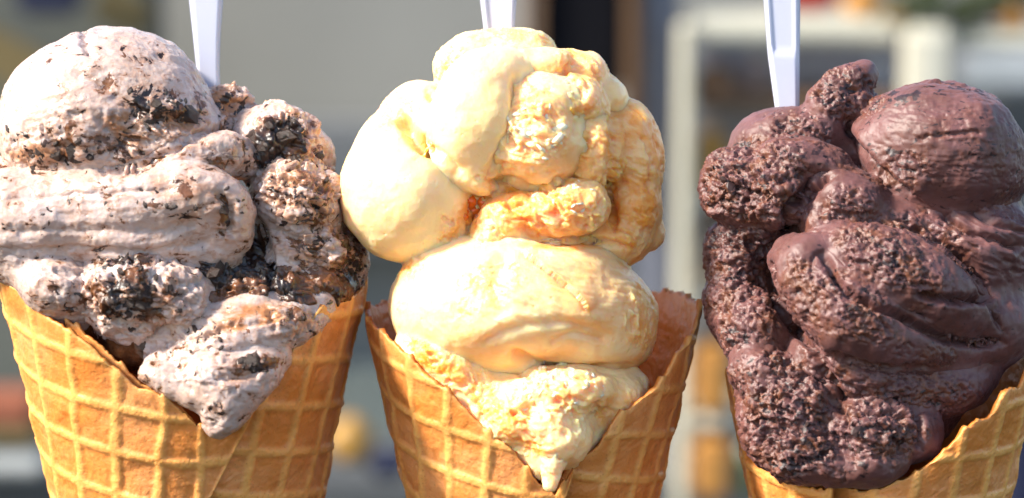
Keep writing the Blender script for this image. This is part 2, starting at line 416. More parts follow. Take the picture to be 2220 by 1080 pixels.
# crumbs: a small pool of broken pieces, shared by all copies
def chip_mesh(name, seed, stretch, mat):
    r = random.Random(seed); import bmesh
    bm = bmesh.new(); bmesh.ops.create_icosphere(bm, subdivisions=1, radius=1.0)
    for v in bm.verts:
        v.co *= 0.75 + 0.5 * r.random(); v.co = Vector((v.co.x * stretch[0], v.co.y * stretch[1], v.co.z * stretch[2]))
    me = bpy.data.meshes.new(name); bm.to_mesh(me); bm.free(); me.materials.append(mat); me.polygons.foreach_set('use_smooth', [True] * len(me.polygons)); return me
COOKIE = [chip_mesh('cookie_crumb', s, (1.25, 0.85, 0.6), M_COOKIE) for s in range(6)]
def scatter(built, where, count, size, pool, name, sink=0.3, seed=3):
    """broken bits pressed into the surface, each an object under the scoop it sits in"""
    o, V, N, x, y = built; r = np.random.default_rng(seed); par = np.array(o.parent.location)
    wgt = np.zeros(len(V))
    for e, a in where: wgt = np.maximum(wgt, a * (1 - sstep(0.5, 1.0, ell(x, y, e))))
    wgt *= (N[:, 2] > 0.05) * (fbm(V / 60, 2, seed=seed) * 0.9 + 0.45).clip(0.02)
    if wgt.sum() <= 0: return
    for i in r.choice(len(V), count, p=wgt / wgt.sum()):
        s = size[0] * (size[1] / size[0]) ** (r.random() ** 2.2); c = bpy.data.objects.new(name, pool[r.integers(len(pool))]); COL.objects.link(c)
        n = N[i]; nw = Vector(to_world(n + np.array([1110, 540, 0])) / S).normalized()
        q = nw.to_track_quat('Z', 'Y'); q = q @ Matrix.Rotation(r.random() * 6.28, 3, 'Z').to_quaternion() @ Matrix.Rotation((r.random() - .5) * 0.9, 3, 'X').to_quaternion()
        c.rotation_euler = q.to_euler(); c.scale = (s * S,) * 3
        c.location = Vector(to_world(V[i] - n * s * sink) - par); c.parent = o

def build_cream(root, parts, mat):
    lo, g = coarse_fields(parts); out = {}
    for key, (nm, sp) in parts.items():
        out[key] = build_part(nm, sp, (lo, np.minimum.reduce([v for k2, v in g.items() if k2 != key])), mat, root)
    return out
LRIDGE = 0.25
LUMP, PATCH, BLEND, SEAMS = (9, 90), ('grain', 4, 18), 15.0, [([(215, 372), (300, 362), (385, 318), (440, 292)], 8, 16), ([(560, 480), (585, 560), (590, 620)], 9, 16)]

# ------------------------------------------------------------------ waffle cones
def build_waffle(root, axis_x, half_at, slope, front, back, seam, tilt, ph0, dz0, mat, seed):
    """front: rim seen from the front as (x, y); back: rim height at the rear; seam: (angle, lean)"""
    y0, R0 = half_at
    zc = lambda y: (540 - y) / cP
    yb0 = (540 - y0) * sP
    rad = lambda z: np.maximum(R0 + slope * (z - zc(y0)), 4)
    ang, hgt = [], []
    for px, py in front:
        z, R, phi = zc(py), R0, 0.0
        for _ in range(8):
            phi = math.asin(max(-0.995, min(0.995, (px - axis_x) / R))); yb = yb0 - R * math.cos(phi)
            z = (540 - py - yb * sP) / cP; R = float(rad(z))
        ang.append(phi); hgt.append(z)
    for a, py in back:
        R = float(rad(zc(py))); ang.append(math.radians(a)); hgt.append((540 - py - (yb0 - R * math.cos(math.radians(a))) * sP) / cP)
    o = np.argsort(ang); ang = np.array(ang)[o]; hgt = np.array(hgt)[o]
    aa = np.concatenate([ang - 2 * math.pi, ang, ang + 2 * math.pi]); hh = np.tile(hgt, 3)
    over = 0.5; nu = 560
    u = np.linspace(0, 2 * math.pi + over, nu); zb = zc(1170); ztip = zc(y0) - R0 / slope + 20
    nv = 122
    v = np.concatenate([np.linspace(0, 1, nv) ** 1.0, np.linspace(1, 2, 10)[1:]])
    U, Vv = np.meshgrid(u, v, indexing='ij')
    s_ang, s_lean = seam
    PHI = s_ang - U                                     # the outer end of the rolled sheet lies at the seam
    zr = np.interp(PHI, aa, hh)
    Z = np.where(Vv <= 1, zr + (zb - zr) * Vv, zb + (ztip - zb) * (Vv - 1))
    PHI = PHI + s_lean * (Z - zb) / 400.0 * np.exp(-U * 0.8)
    zr = np.interp(PHI, aa, hh); Z = np.where(Vv <= 1, zr + (zb - zr) * Vv, Z)
    R = rad(Z)
    left = 1 - sstep(-0.1, 0.35, PHI)
    A = (PHI - tilt * left * (Z - zb) / R0 - ph0) / math.radians(17.2); B = (Z + tilt * R0 * left * PHI - dz0) / 101.0
    P3 = np.stack([PHI * 4 + seed, Z / 60, U * 0], -1).reshape(-1, 3)
    wob = fbm(P3, 3).reshape(U.shape); wob2 = fbm(P3 * 0.5 + 7, 2).reshape(U.shape)
    A = A + 0.05 * wob; B = B + 0.05 * wob2
    da = np.abs(A - np.round(A)) * math.radians(17.2) * R; db = np.abs(B - np.round(B)) * 101.0
    ridge = np.maximum(1 - sstep(4.5, 15.5, da), 1 - sstep(4.0, 14.5, db)); ridge = ridge * (Z > zb - 400) * (1 - sstep(6.283 - 0.4, 6.283 - 0.1, U)); ridge = np.maximum(ridge, 1 - sstep(0.0, 0.03, U))
    fine = fbm(np.stack([PHI * R / 9, Z / 9, U * 0 + seed], -1).reshape(-1, 3), 3).reshape(U.shape)
    Rr = R + 4.8 * ridge + 6 * wob + 1.3 * fine - 30 * sstep(6.283 - 0.5, 6.283 - 0.05, U) + 13 * (1 - sstep(0.0, 0.9, U))
    rimk = np.exp(-np.maximum(zr - Z, 0) / 7.0)
    Zo = Z + rimk * (10 * np.maximum(0, 1 - da / 13) - 2 + 7 * wob + 7 * fine)
    th = 13.0
    def place(Rad, Zz):
        x = axis_x - 1110 + Rad * np.sin(PHI); yb = yb0 - Rad * np.cos(PHI); return np.stack([x, yb, Zz], -1) * S
    bulge = 3.0 * np.exp(-np.maximum(zr - Z, 0) / 9.0)
    Vo = place(Rr - bulge, Zo).reshape(-1, 3)
    Vi = place(np.maximum(Rr - th - 6 * ridge + bulge, 2), Zo).reshape(-1, 3)
    n, m = U.shape; g = np.arange(n * m).reshape(n, m)
    q = np.stack([g[:-1, :-1], g[1:, :-1], g[1:, 1:], g[:-1, 1:]], -1).reshape(-1, 4)
    off = n * m; top = np.stack([g[:-1, 0], g[:-1, 0] + off, g[1:, 0] + off, g[1:, 0]], -1)
    e0 = np.stack([g[0, :-1], g[0, 1:], g[0, 1:] + off, g[0, :-1] + off], -1); e1 = np.stack([g[-1, 1:], g[-1, :-1], g[-1, :-1] + off, g[-1, 1:] + off], -1)
    Q = np.vstack([q[:, ::-1], q + off, top[:, ::-1], e0[:, ::-1], e1[:, ::-1]])
    V = np.vstack([Vo, Vi]) - np.array(root.location)
    rg = np.concatenate([np.maximum(ridge, 0.7 * rimk).ravel(), (ridge * 0.5).ravel()])
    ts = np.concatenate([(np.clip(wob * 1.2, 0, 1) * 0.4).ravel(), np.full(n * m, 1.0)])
    me = np_mesh('waffle_cone', V, Q, True, {'ridge': rg, 'toast': ts})
    return link_mesh('waffle_cone', me, mat, root)

GROUP = 'ice cream cones standing in a row'
def tip_of(axis_x, y0, R0, slope):
    z = (540 - y0) / cP - R0 / slope; return ((axis_x - 1110) * S, (540 - y0) * sP * S, z * S)

# ================================================================== cookies and cream cone
c1 = thing('ice_cream_cone', 'waffle cone of cream ice cream full of dark cookie crumbs, dripping at the front', 'ice cream cone', tip_of(400, 620, 395, 0.213), GROUP)
build_waffle(c1, 400, (620, 393), 0.213,
    [(10, 575), (75, 628), (160, 690), (240, 742), (272, 772), (330, 822), (400, 848), (455, 900), (480, 925), (520, 880), (590, 800), (655, 752), (672, 738), (690, 690), (705, 668), (775, 640)],
    [(92, 600), (120, 580), (180, 570), (240, 580), (268, 580)], (-0.17, 0.73), 0.14, math.radians(-8.5), -392, MW1, 3)
L = {
 'top': ('scoop', dict(patch=0.3, p=[E(230, 258, 60, 232, 196, 225, -6), E(160, 300, 90, 150, 92, 170), E(345, 290, 100, 125, 80, 150, -12)], k=50, seed=2, lump=(7, 110), crumb=0.10,
    crease=[([(183, 60), (186, 95), (196, 120)], 9, 15), ([(150, 158), (210, 175), (290, 232), (370, 258), (450, 250)], 12, 11), ([(215, 250), (235, 285), (290, 340)], 10, 9)],
    stria=[((330, 130, 150, 70, 20), 20, 2.5, 12), ((150, 230, 150, 70, -30), -25, 3.0, 12)],
    rough=[((110, 320, 130, 62), 'grain', 9, 24), ((300, 290, 150, 62, -18), 'chunk', 12, 30), ((200, 250, 90, 50), 'grain', 5, 20)],
    crumbs=[((110, 310, 120, 75), 0.66), ((340, 235, 110, 60, 15), 0.95), ((230, 190, 60, 25, 20), 0.8), ((310, 130, 60, 16, 10), 0.55), ((200, 330, 230, 45, -8), 0.75), ((260, 80, 40, 10), 0.5), ((430, 230, 40, 40), 0.75)],
    swirl_shades=[((330, 270, 140, 60), 0.75), ((100, 330, 110, 40), 0.7), ((430, 160, 40, 70), 0.35)])),
 'knob': ('scoop', dict(p=[E(490, 232, 10, 52, 50, 60), E(452, 275, 60, 48, 42, 60), E(520, 270, 0, 50, 40, 60)], k=20, seed=5, rough=[((490, 240, 90, 80), 'chunk', 9, 26)], crumbs=[((480, 250, 90, 80), 0.62)], swirl_shades=[((480, 250, 90, 80), 0.9)])),
 'chunk': ('cookie_lump', dict(p=[E(600, 318, 60, 98, 92, 110, 10), E(655, 350, 10, 70, 80, 90), E(560, 290, 40, 50, 50, 70)], k=24, seed=6, lump=(10, 60), rough=[((610, 330, 120, 120), 'chunk', 12, 30)],
    crumbs=[((605, 312, 88, 58, 10), 2.2), ((610, 330, 120, 110), 0.66)], swirl_shades=[((620, 330, 110, 100), 0.6)])),
 'chunk2': ('cookie_lump', dict(p=[E(645, 440, 120, 105, 92, 110, 20), E(690, 470, 20, 62, 90, 90)], k=24, seed=8, lump=(9, 60), rough=[((650, 420, 120, 100), 'chunk', 12, 26)], crumbs=[((640, 410, 110, 80), 0.78), ((690, 440, 60, 120), 0.85)], swirl_shades=[((650, 420, 110, 90), 0.7)])),
 'chunk3': ('cookie_lump', dict(p=[T([(600, 490, 150, 30), (612, 560, 170, 34), (622, 612, 150, 24)]), E(685, 545, 110, 78, 76, 100, 30), T([(640, 560, 180, 26), (640, 610, 180, 22)]), E(752, 565, 10, 46, 92, 80)], k=22, seed=9, lump=(8, 60), rough=[((700, 540, 110, 110), 'chunk', 9, 28)],
    crumbs=[((700, 560, 110, 120), 0.72), ((760, 580, 50, 110), 1.0)], swirl_shades=[((700, 540, 120, 110), 0.55)])),
 'strand': ('ribbon_fold', dict(p=[T([(170, 400, 190, 40), (300, 385, 210, 46), (400, 345, 215, 44), (480, 335, 190, 48), (520, 345, 150, 40)])], k=20, seed=11, lump=(6, 60), crumb=0.2, stria=[((350, 370, 250, 80), -12, 2.0, 10)], rough=[((500, 330, 80, 60), 'grain', 5, 20)], crumbs=[((420, 360, 120, 60), 0.5), ((520, 340, 50, 50), 0.8), ((330, 350, 90, 20, -25), 0.7)], swirl_shades=[((440, 360, 120, 60), 0.4)])),
 'ribbon': ('ribbon_fold', dict(patch=0.4, p=[T([(-60, 470, 160, 100), (120, 460, 200, 92), (280, 445, 235, 82), (420, 430, 240, 76), (492, 470, 220, 66), (470, 540, 200, 52), (380, 560, 180, 46)]), E(60, 500, 190, 170, 90, 120, 5), E(300, 520, 200, 170, 60, 100, 2)], k=40, seed=12, lump=(7, 120), crumb=0.20,
    crease=[([(470, 420), (500, 445), (500, 500), (478, 515)], 10, 18), ([(20, 430), (200, 420), (380, 410)], 6, 6), ([(0, 500), (180, 500), (330, 500), (440, 485)], 10, 6), ([(-20, 545), (150, 540), (330, 545), (460, 520)], 7, 7)],
    stria=[((220, 470, 330, 130), -5, 2.2, 11)],
    crumbs=[((240, 440, 25, 40), 0.85), ((330, 450, 80, 22), 0.5), ((430, 460, 50, 20, -25), 0.9), ((490, 470, 30, 70), 0.9), ((400, 400, 60, 30), 0.72), ((40, 440, 60, 12), 0.5), ((180, 490, 80, 14), 0.45), ((520, 560, 50, 60), 0.5)], swirl_shades=[((490, 480, 40, 80), 0.5), ((400, 400, 90, 40), 0.4)])),
 'edge': ('cookie_lump', dict(p=[E(-10, 390, 60, 70, 45, 80), E(-15, 440, 20, 60, 60, 80)], seed=33, rough=[((20, 390, 100, 60), 'chunk', 8, 22)], crumbs=[((20, 390, 70, 40), 1.1)], swirl_shades=[((20, 390, 90, 60), 0.9)])),
 'lowleft': ('scoop', dict(p=[E(60, 560, 150, 120, 72, 130, 25), E(130, 620, 240, 82, 66, 90, 20), E(120, 640, 200, 110, 50, 90, 35)], k=30, seed=14, lump=(9, 70), stria=[((40, 540, 120, 50), 20, 2.5, 10)], rough=[((150, 620, 110, 70), 'grain', 9, 26)], crumbs=[((150, 640, 100, 60), 0.62), ((120, 560, 70, 30, 20), 0.6)])),
 'speckled': ('cookie_lump', dict(p=[E(310, 632, 255, 140, 72, 100, 8), E(400, 640, 235, 60, 70, 80, -20), E(260, 690, 230, 90, 50, 80, 25), E(240, 580, 190, 80, 40, 80)], k=26, seed=15, lump=(11, 60), crease=[([(330, 690), (400, 640), (440, 600)], 8, 10)], rough=[((300, 640, 190, 110), 'chunk', 9, 26), ((300, 640, 190, 110), 'grain', 5, 16)],
    crumbs=[((290, 645, 120, 80), 1.2), ((280, 560, 120, 35, -5), 1.1), ((370, 640, 60, 30, -35), 0.55)], swirl_shades=[((300, 650, 130, 80), 0.35)])),
 'under': ('cookie_filling', dict(p=[E(560, 640, 120, 210, 75, 140, -5), E(300, 740, 150, 120, 70, 120, 20), E(180, 650, 100, 160, 90, 160), E(690, 620, 30, 90, 60, 120), E(400, 640, 60, 300, 140, 200), E(560, 510, 70, 60, 80, 80)], k=30, seed=16, crumb=1.7, swirl_shade=0.9, rough=[((480, 640, 320, 140), 'chunk', 11, 24)])),
 'fold2': ('ribbon_fold', dict(p=[T([(330, 745, 235, 30), (430, 715, 260, 42), (540, 682, 255, 44), (610, 672, 220, 34)]), T([(350, 795, 265, 40), (480, 745, 290, 52), (600, 715, 260, 52), (690, 672, 190, 36)])], k=14, seed=17, lump=(7, 60), crumb=0.2, crease=[([(380, 745), (480, 715), (600, 690)], 7, 9)], stria=[((500, 720, 200, 80), -18, 3.0, 10)], rough=[((430, 770, 100, 60), 'grain', 8, 18), ((640, 700, 80, 50), 'grain', 8, 18)], crumbs=[((420, 760, 120, 60), 0.4), ((640, 690, 90, 40), 0.45), ((500, 715, 120, 30, -20), 0.4)], swirl_shades=[((540, 690, 110, 40), 0.9), ((620, 700, 90, 40), 0.5)])),
 'drip': ('drip', dict(p=[T([(430, 800, 280, 54), (480, 830, 318, 70), (490, 880, 326, 50), (474, 922, 322, 30)]), T([(600, 770, 275, 36), (545, 815, 312, 52), (490, 885, 322, 42)]), E(460, 815, 300, 74, 40, 66, 12), T([(330, 805, 312, 28), (420, 850, 322, 34)])], k=26, seed=18, lump=(7, 60), crumb=0.2, crease=[([(430, 810), (520, 820), (600, 790)], 8, 7)], stria=[((520, 800, 120, 60), -15, 3.0, 9)], rough=[((440, 800, 80, 40), 'grain', 6, 18), ((470, 900, 50, 50), 'grain', 5, 16)], crumbs=[((560, 790, 70, 24, -10), 1.2), ((470, 890, 30, 30), 0.6), ((420, 800, 90, 40), 0.35), ((520, 840, 60, 12, -15), 0.4)], swirl_shades=[((530, 810, 60, 30), 0.4)])),
}
BL = build_cream(c1, L, MC)
scatter(BL['top'], [((110, 310, 130, 80), 1), ((340, 240, 110, 70), 1.5), ((220, 350, 200, 40), 1)], 40, (4, 12), COOKIE, 'cookie_crumb', seed=1)
scatter(BL['chunk'], [((600, 310, 90, 65), 3), ((630, 340, 120, 110), 0.5)], 30, (6, 18), COOKIE, 'cookie_crumb', seed=2)
scatter(BL['chunk2'], [((650, 430, 120, 100), 1)], 20, (4, 11), COOKIE, 'cookie_crumb', seed=3)
scatter(BL['chunk3'], [((700, 560, 110, 120), 1), ((765, 590, 40, 90), 2)], 24, (4, 13), COOKIE, 'cookie_crumb', seed=4)
scatter(BL['ribbon'], [((240, 440, 25, 40), 1), ((430, 460, 60, 30), 1), ((490, 470, 40, 80), 1), ((260, 460, 300, 80), 0.15)], 20, (4, 12), COOKIE, 'cookie_crumb', seed=5)
scatter(BL['speckled'], [((290, 640, 150, 100), 1), ((280, 570, 120, 40), 2)], 40, (4, 12), COOKIE, 'cookie_crumb', seed=6)
scatter(BL['drip'], [((560, 790, 60, 20), 3), ((470, 890, 40, 40), 1)], 16, (5, 12), COOKIE, 'cookie_crumb', seed=7)
scatter(BL['fold2'], [((420, 760, 120, 60), 1), ((640, 690, 90, 40), 1)], 20, (4, 10), COOKIE, 'cookie_crumb', seed=8)

PIECE = [chip_mesh('cookie_piece', 100 + s, (1.2, 0.95, 0.6), M_COOKIE) for s in range(4)]
for q in PIECE: q.polygons.foreach_set('use_smooth', [False] * len(q.polygons))
for key, reg, cnt, sd in (('chunk', (600, 308, 80, 50), 9, 31), ('speckled', (285, 640, 120, 70), 9, 32), ('under', (480, 615, 60, 40), 5, 33), ('chunk3', (740, 560, 60, 100), 7, 34), ('drip', (555, 790, 50, 18), 3, 35), ('top', (340, 250, 110, 45), 6, 36), ('ribbon', (490, 460, 30, 60), 3, 37), ('edge', (20, 390, 60, 30), 4, 38), ('top', (150, 320, 120, 50), 5, 39)):
    scatter(BL[key], [((*reg,), 1)], cnt, (13, 30), PIECE, 'cookie_piece', sink=0.45, seed=sd)

# ================================================================== peach cone
c2 = thing('ice_cream_cone', 'waffle cone with two scoops of pale yellow and orange peach ice cream', 'ice cream cone', tip_of(1154, 700, 360, 0.222), GROUP)
build_waffle(c2, 1154, (700, 358), 0.222,
    [(798, 690), (840, 722), (900, 775), (980, 842), (1045, 905), (1110, 955), (1165, 1030), (1200, 1056), (1222, 1020), (1245, 985), (1290, 958), (1330, 892), (1392, 850), (1432, 815), (1464, 760), (1508, 712)],
    [(92, 655), (110, 640), (140, 632), (180, 640), (225, 650), (265, 668)], (0.0, 0.50), 0.16, math.radians(-7.0), -468, MW1, 8)
Pk = {
 'cap': ('scoop', dict(patch=0.3, p=[E(1085, 128, 30, 112, 66, 110, -4), E(1010, 150, 60, 72, 66, 90), E(1150, 110, 20, 46, 40, 70)], k=30, seed=21, lump=(6, 80), rough=[((1180, 100, 40, 40), 'grain', 6, 18), ((980, 140, 50, 60), 'grain', 6, 20), ((1080, 75, 120, 20), 'grain', 4, 20)], crease=[([(960, 170), (1000, 130), (1100, 102), (1190, 120)], 9, 9, 1)])),
 'lobe': ('scoop', dict(patch=0.1, wob=0.4, p=[E(935, 285, 125, 72, 80, 95, 20), E(895, 235, 80, 60, 46, 80, -25), E(882, 418, 105, 152, 150, 165, 10), E(850, 300, 60, 80, 62, 100, -38), E(905, 225, 40, 56, 44, 70, -20), E(940, 500, 110, 80, 60, 100)], k=40, seed=22, lump=(6, 130), crease=[([(865, 250), (900, 300), (950, 335), (1010, 390)], 14, 30), ([(930, 200), (952, 250), (960, 330)], 9, 16)],
    rough=[((1000, 500, 60, 70), 'grain', 8, 20), ((880, 230, 70, 40), 'grain', 6, 24), ((820, 265, 40, 40, -40), 'grain', 4, 18)], swirl_shades=[((1000, 500, 60, 60), 0.6), ((1030, 460, 40, 50), 0.9), ((950, 330, 80, 20, 40), 0.9)])),  # swirl by the fruit; the long orange seam is painted recess shade
 'slab': ('scoop', dict(patch=0.1, wob=0.3, p=[E(1030, 255, 205, 100, 148, 95, 12), E(1075, 160, 160, 88, 56, 90, -8), E(1040, 380, 190, 40, 40, 60)], k=30, seed=23, lump=(5, 90), crease=[([(1118, 170), (1112, 260), (1075, 345), (1052, 400)], 8, 9)], rough=[((1060, 400, 40, 40), 'grain', 6, 16)])),
 'ball': ('scoop', dict(p=[E(1158, 300, 185, 114, 114, 100, -8), E(1185, 215, 190, 78, 52, 80, 22)], k=26, seed=24, lump=(8, 80), crease=[([(1130, 165), (1190, 200), (1235, 240), (1250, 300)], 7, 8)], rough=[((1150, 290, 90, 90), 'grain', 12, 24), ((1150, 290, 90, 90), 'chunk', 6, 26), ((1150, 190, 70, 30), 'grain', 5, 22)], swirl_shades=[((1110, 370, 80, 30, 20), 0.6), ((1230, 350, 60, 60), 0.6), ((1180, 290, 110, 110), 0.35)])),  # orange towards the ball's right paints the warm shade there
 'topright': ('scoop', dict(swirl_shade=0.4, p=[E(1262, 165, 90, 58, 54, 80), E(1178, 140, 130, 72, 36, 80, 6), E(1240, 220, 150, 78, 62, 90, 20), E(1310, 215, 70, 50, 52, 80), E(1220, 150, 80, 50, 40, 70)], k=16, seed=25, lump=(9, 60), rough=[((1250, 160, 80, 70), 'grain', 8, 22), ((1270, 240, 70, 60), 'grain', 7, 22)], crease=[([(1170, 165), (1215, 175), (1235, 130)], 8, 12)], swirl_shades=[((1295, 160, 25, 25), 0.5), ((1270, 250, 60, 20, 20), 0.9)])),  # base orange paints the shaded side; the streak paints seam shade
 'right': ('scoop', dict(swirl_shade=0.85, p=[E(1285, 320, 130, 72, 100, 100), E(1372, 330, 40, 64, 118, 120, -8), E(1370, 455, 50, 62, 80, 110, 4), E(1330, 520, 60, 80, 60, 110), E(1415, 512, 20, 26, 28, 40)], k=24, seed=26, lump=(10, 70), crease=[([(1325, 230), (1330, 300), (1318, 400), (1330, 480)], 10, 8), ([(1395, 290), (1412, 360), (1405, 420)], 7, 9)],
    rough=[((1300, 330, 70, 120), 'grain', 9, 24), ((1370, 430, 70, 140), 'grain', 9, 24), ((1380, 280, 50, 70), 'grain', 5, 26)], swirl_shades=[((1330, 380, 26, 170), 1.0), ((1370, 470, 70, 90), 0.8), ((1290, 250, 40, 30), 0.6), ((1400, 340, 25, 70), 0.5)])),  # strong orange is shade colour painted on this right side and its gap
 'ledge': ('scoop', dict(swirl_shade=0.65, p=[E(1235, 452, 190, 92, 62, 85, -6), E(1130, 470, 175, 78, 52, 80, 5), E(1170, 500, 150, 110, 40, 70), E(1060, 505, 170, 40, 60, 60, 15)], k=22, seed=27, lump=(9, 60), crease=[([(1095, 440), (1150, 480), (1200, 510)], 8, 11)], rough=[((1200, 450, 140, 80), 'grain', 10, 22), ((1070, 500, 60, 60), 'grain', 7, 20)], swirl_shades=[((1130, 500, 90, 30), 0.55), ((1290, 490, 60, 40), 0.6), ((1200, 520, 160, 14), 0.8)])),  # orange here is painted shade, deepest along the lower seam
 'core': ('scoop', dict(p=[E(1130, 380, 40, 230, 190, 150), E(1120, 540, 60, 230, 60, 160)], seed=28, swirl_shade=1.0, rough=[((1130, 400, 250, 200), 'grain', 8, 24)])),  # full orange: warm shade between the lobes, put into the colour
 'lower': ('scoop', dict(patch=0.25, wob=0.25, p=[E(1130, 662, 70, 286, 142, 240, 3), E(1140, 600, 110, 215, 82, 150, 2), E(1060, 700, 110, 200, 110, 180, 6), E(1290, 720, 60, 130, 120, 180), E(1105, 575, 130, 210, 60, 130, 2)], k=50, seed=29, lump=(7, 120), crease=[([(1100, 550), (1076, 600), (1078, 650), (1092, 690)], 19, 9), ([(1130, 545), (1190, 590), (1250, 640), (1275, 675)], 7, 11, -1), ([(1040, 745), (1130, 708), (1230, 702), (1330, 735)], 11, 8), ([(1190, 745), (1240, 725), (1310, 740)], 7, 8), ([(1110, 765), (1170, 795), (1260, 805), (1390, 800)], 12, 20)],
    stria=[((1280, 600, 130, 80, 20), 18, 4, 14), ((1120, 640, 120, 80), 40, 5, 12)], rough=[((1060, 620, 120, 60, -30), 'grain', 4, 20), ((1385, 690, 40, 80), 'grain', 7, 22), ((880, 580, 40, 40), 'grain', 5, 18)], swirl_shades=[((1350, 790, 120, 40), 0.6), ((1330, 560, 80, 40), 0.35), ((880, 580, 14, 12), 0.5), ((1340, 650, 170, 150), 0.6), ((1240, 532, 160, 16), 0.8), ((1180, 760, 260, 50), 0.4)])),  # orange at the right and along the top seam is painted shade
 'filling': ('melted_filling', dict(p=[E(1210, 852, 215, 125, 58, 90, -3), E(1160, 915, 235, 120, 60, 80, 12), E(1215, 960, 250, 64, 50, 60), E(980, 800, 140, 130, 60, 120, 32), E(1130, 900, 60, 250, 130, 200), E(1330, 870, 130, 60, 60, 90), T([(880, 765, 160, 30), (980, 838, 204, 36), (1080, 915, 228, 38), (1180, 1000, 238, 34)]), T([(1375, 835, 110, 34), (1305, 900, 165, 36), (1235, 980, 212, 34)]), E(1290, 850, 130, 100, 56, 80)], k=26, seed=30, lump=(9, 60), crease=[([(1100, 800), (1180, 820), (1300, 815)], 8, 10)], rough=[((1200, 860, 160, 70), 'grain', 11, 22), ((1150, 930, 150, 70), 'grain', 8, 22), ((980, 800, 150, 60, 35), 'grain', 9, 22)], swirl_shades=[((960, 800, 130, 32, 38), 0.95), ((1330, 900, 70, 60), 0.6), ((1160, 960, 120, 22, 30), 0.7), ((1120, 760, 40, 20), 0.5), ((1080, 890, 130, 28, 38), 0.8)])),
 'drip': ('drip', dict(p=[T([(1205, 975, 275, 26), (1198, 1015, 286, 17), (1192, 1052, 290, 11)])], seed=31, lump=(4, 40), rough=[((1200, 1010, 40, 50), 'grain', 4, 14)])),
}
LRIDGE = 0.08
LUMP, PATCH, BLEND, SEAMS = (8, 90), ('grain', 5, 20), 15.0, [([(1130, 500), (1200, 522), (1300, 520), (1370, 540)], 8, 16), ([(1060, 400), (1110, 390), (1170, 412), (1230, 385)], 7, 14), ([(1325, 240), (1335, 320), (1322, 420), (1335, 500)], 9, 11), ([(865, 245), (900, 300), (950, 335), (1000, 380)], 10, 16)]
BP = build_cream(c2, Pk, MP)
FRUIT = [chip_mesh('peach_piece', 40 + s, (1.1, 0.9, 0.7), M_FRUIT) for s in range(3)]
M_ICE = mat_plain('ice_shard', (0.93, 0.80, 0.55), 0.5, 0.06, 200); sss(M_ICE.node_tree.nodes['Principled BSDF'], 0.5, (1, .7, .4), 0.0015)
SHARD = [chip_mesh('ice_shard', 60 + s, (1.5, 0.6, 0.5), M_ICE) for s in range(4)]
scatter(BP['core'], [((1030, 462, 34, 44), 1)], 7, (14, 30), FRUIT, 'peach_piece', seed=11)
scatter(BP['lobe'], [((1015, 470, 22, 44), 1)], 5, (10, 18), FRUIT, 'peach_piece', seed=12, sink=0.4)
scatter(BP['ball'], [((1150, 285, 80, 75), 1)], 30, (5, 16), SHARD, 'ice_shard', seed=13, sink=0.3)
scatter(BP['ledge'], [((1220, 430, 90, 50), 1)], 26, (5, 12), SHARD, 'ice_shard', seed=14, sink=0.3)
scatter(BP['filling'], [((1220, 850, 120, 60), 1)], 44, (5, 14), SHARD, 'ice_shard', seed=15, sink=0.3)

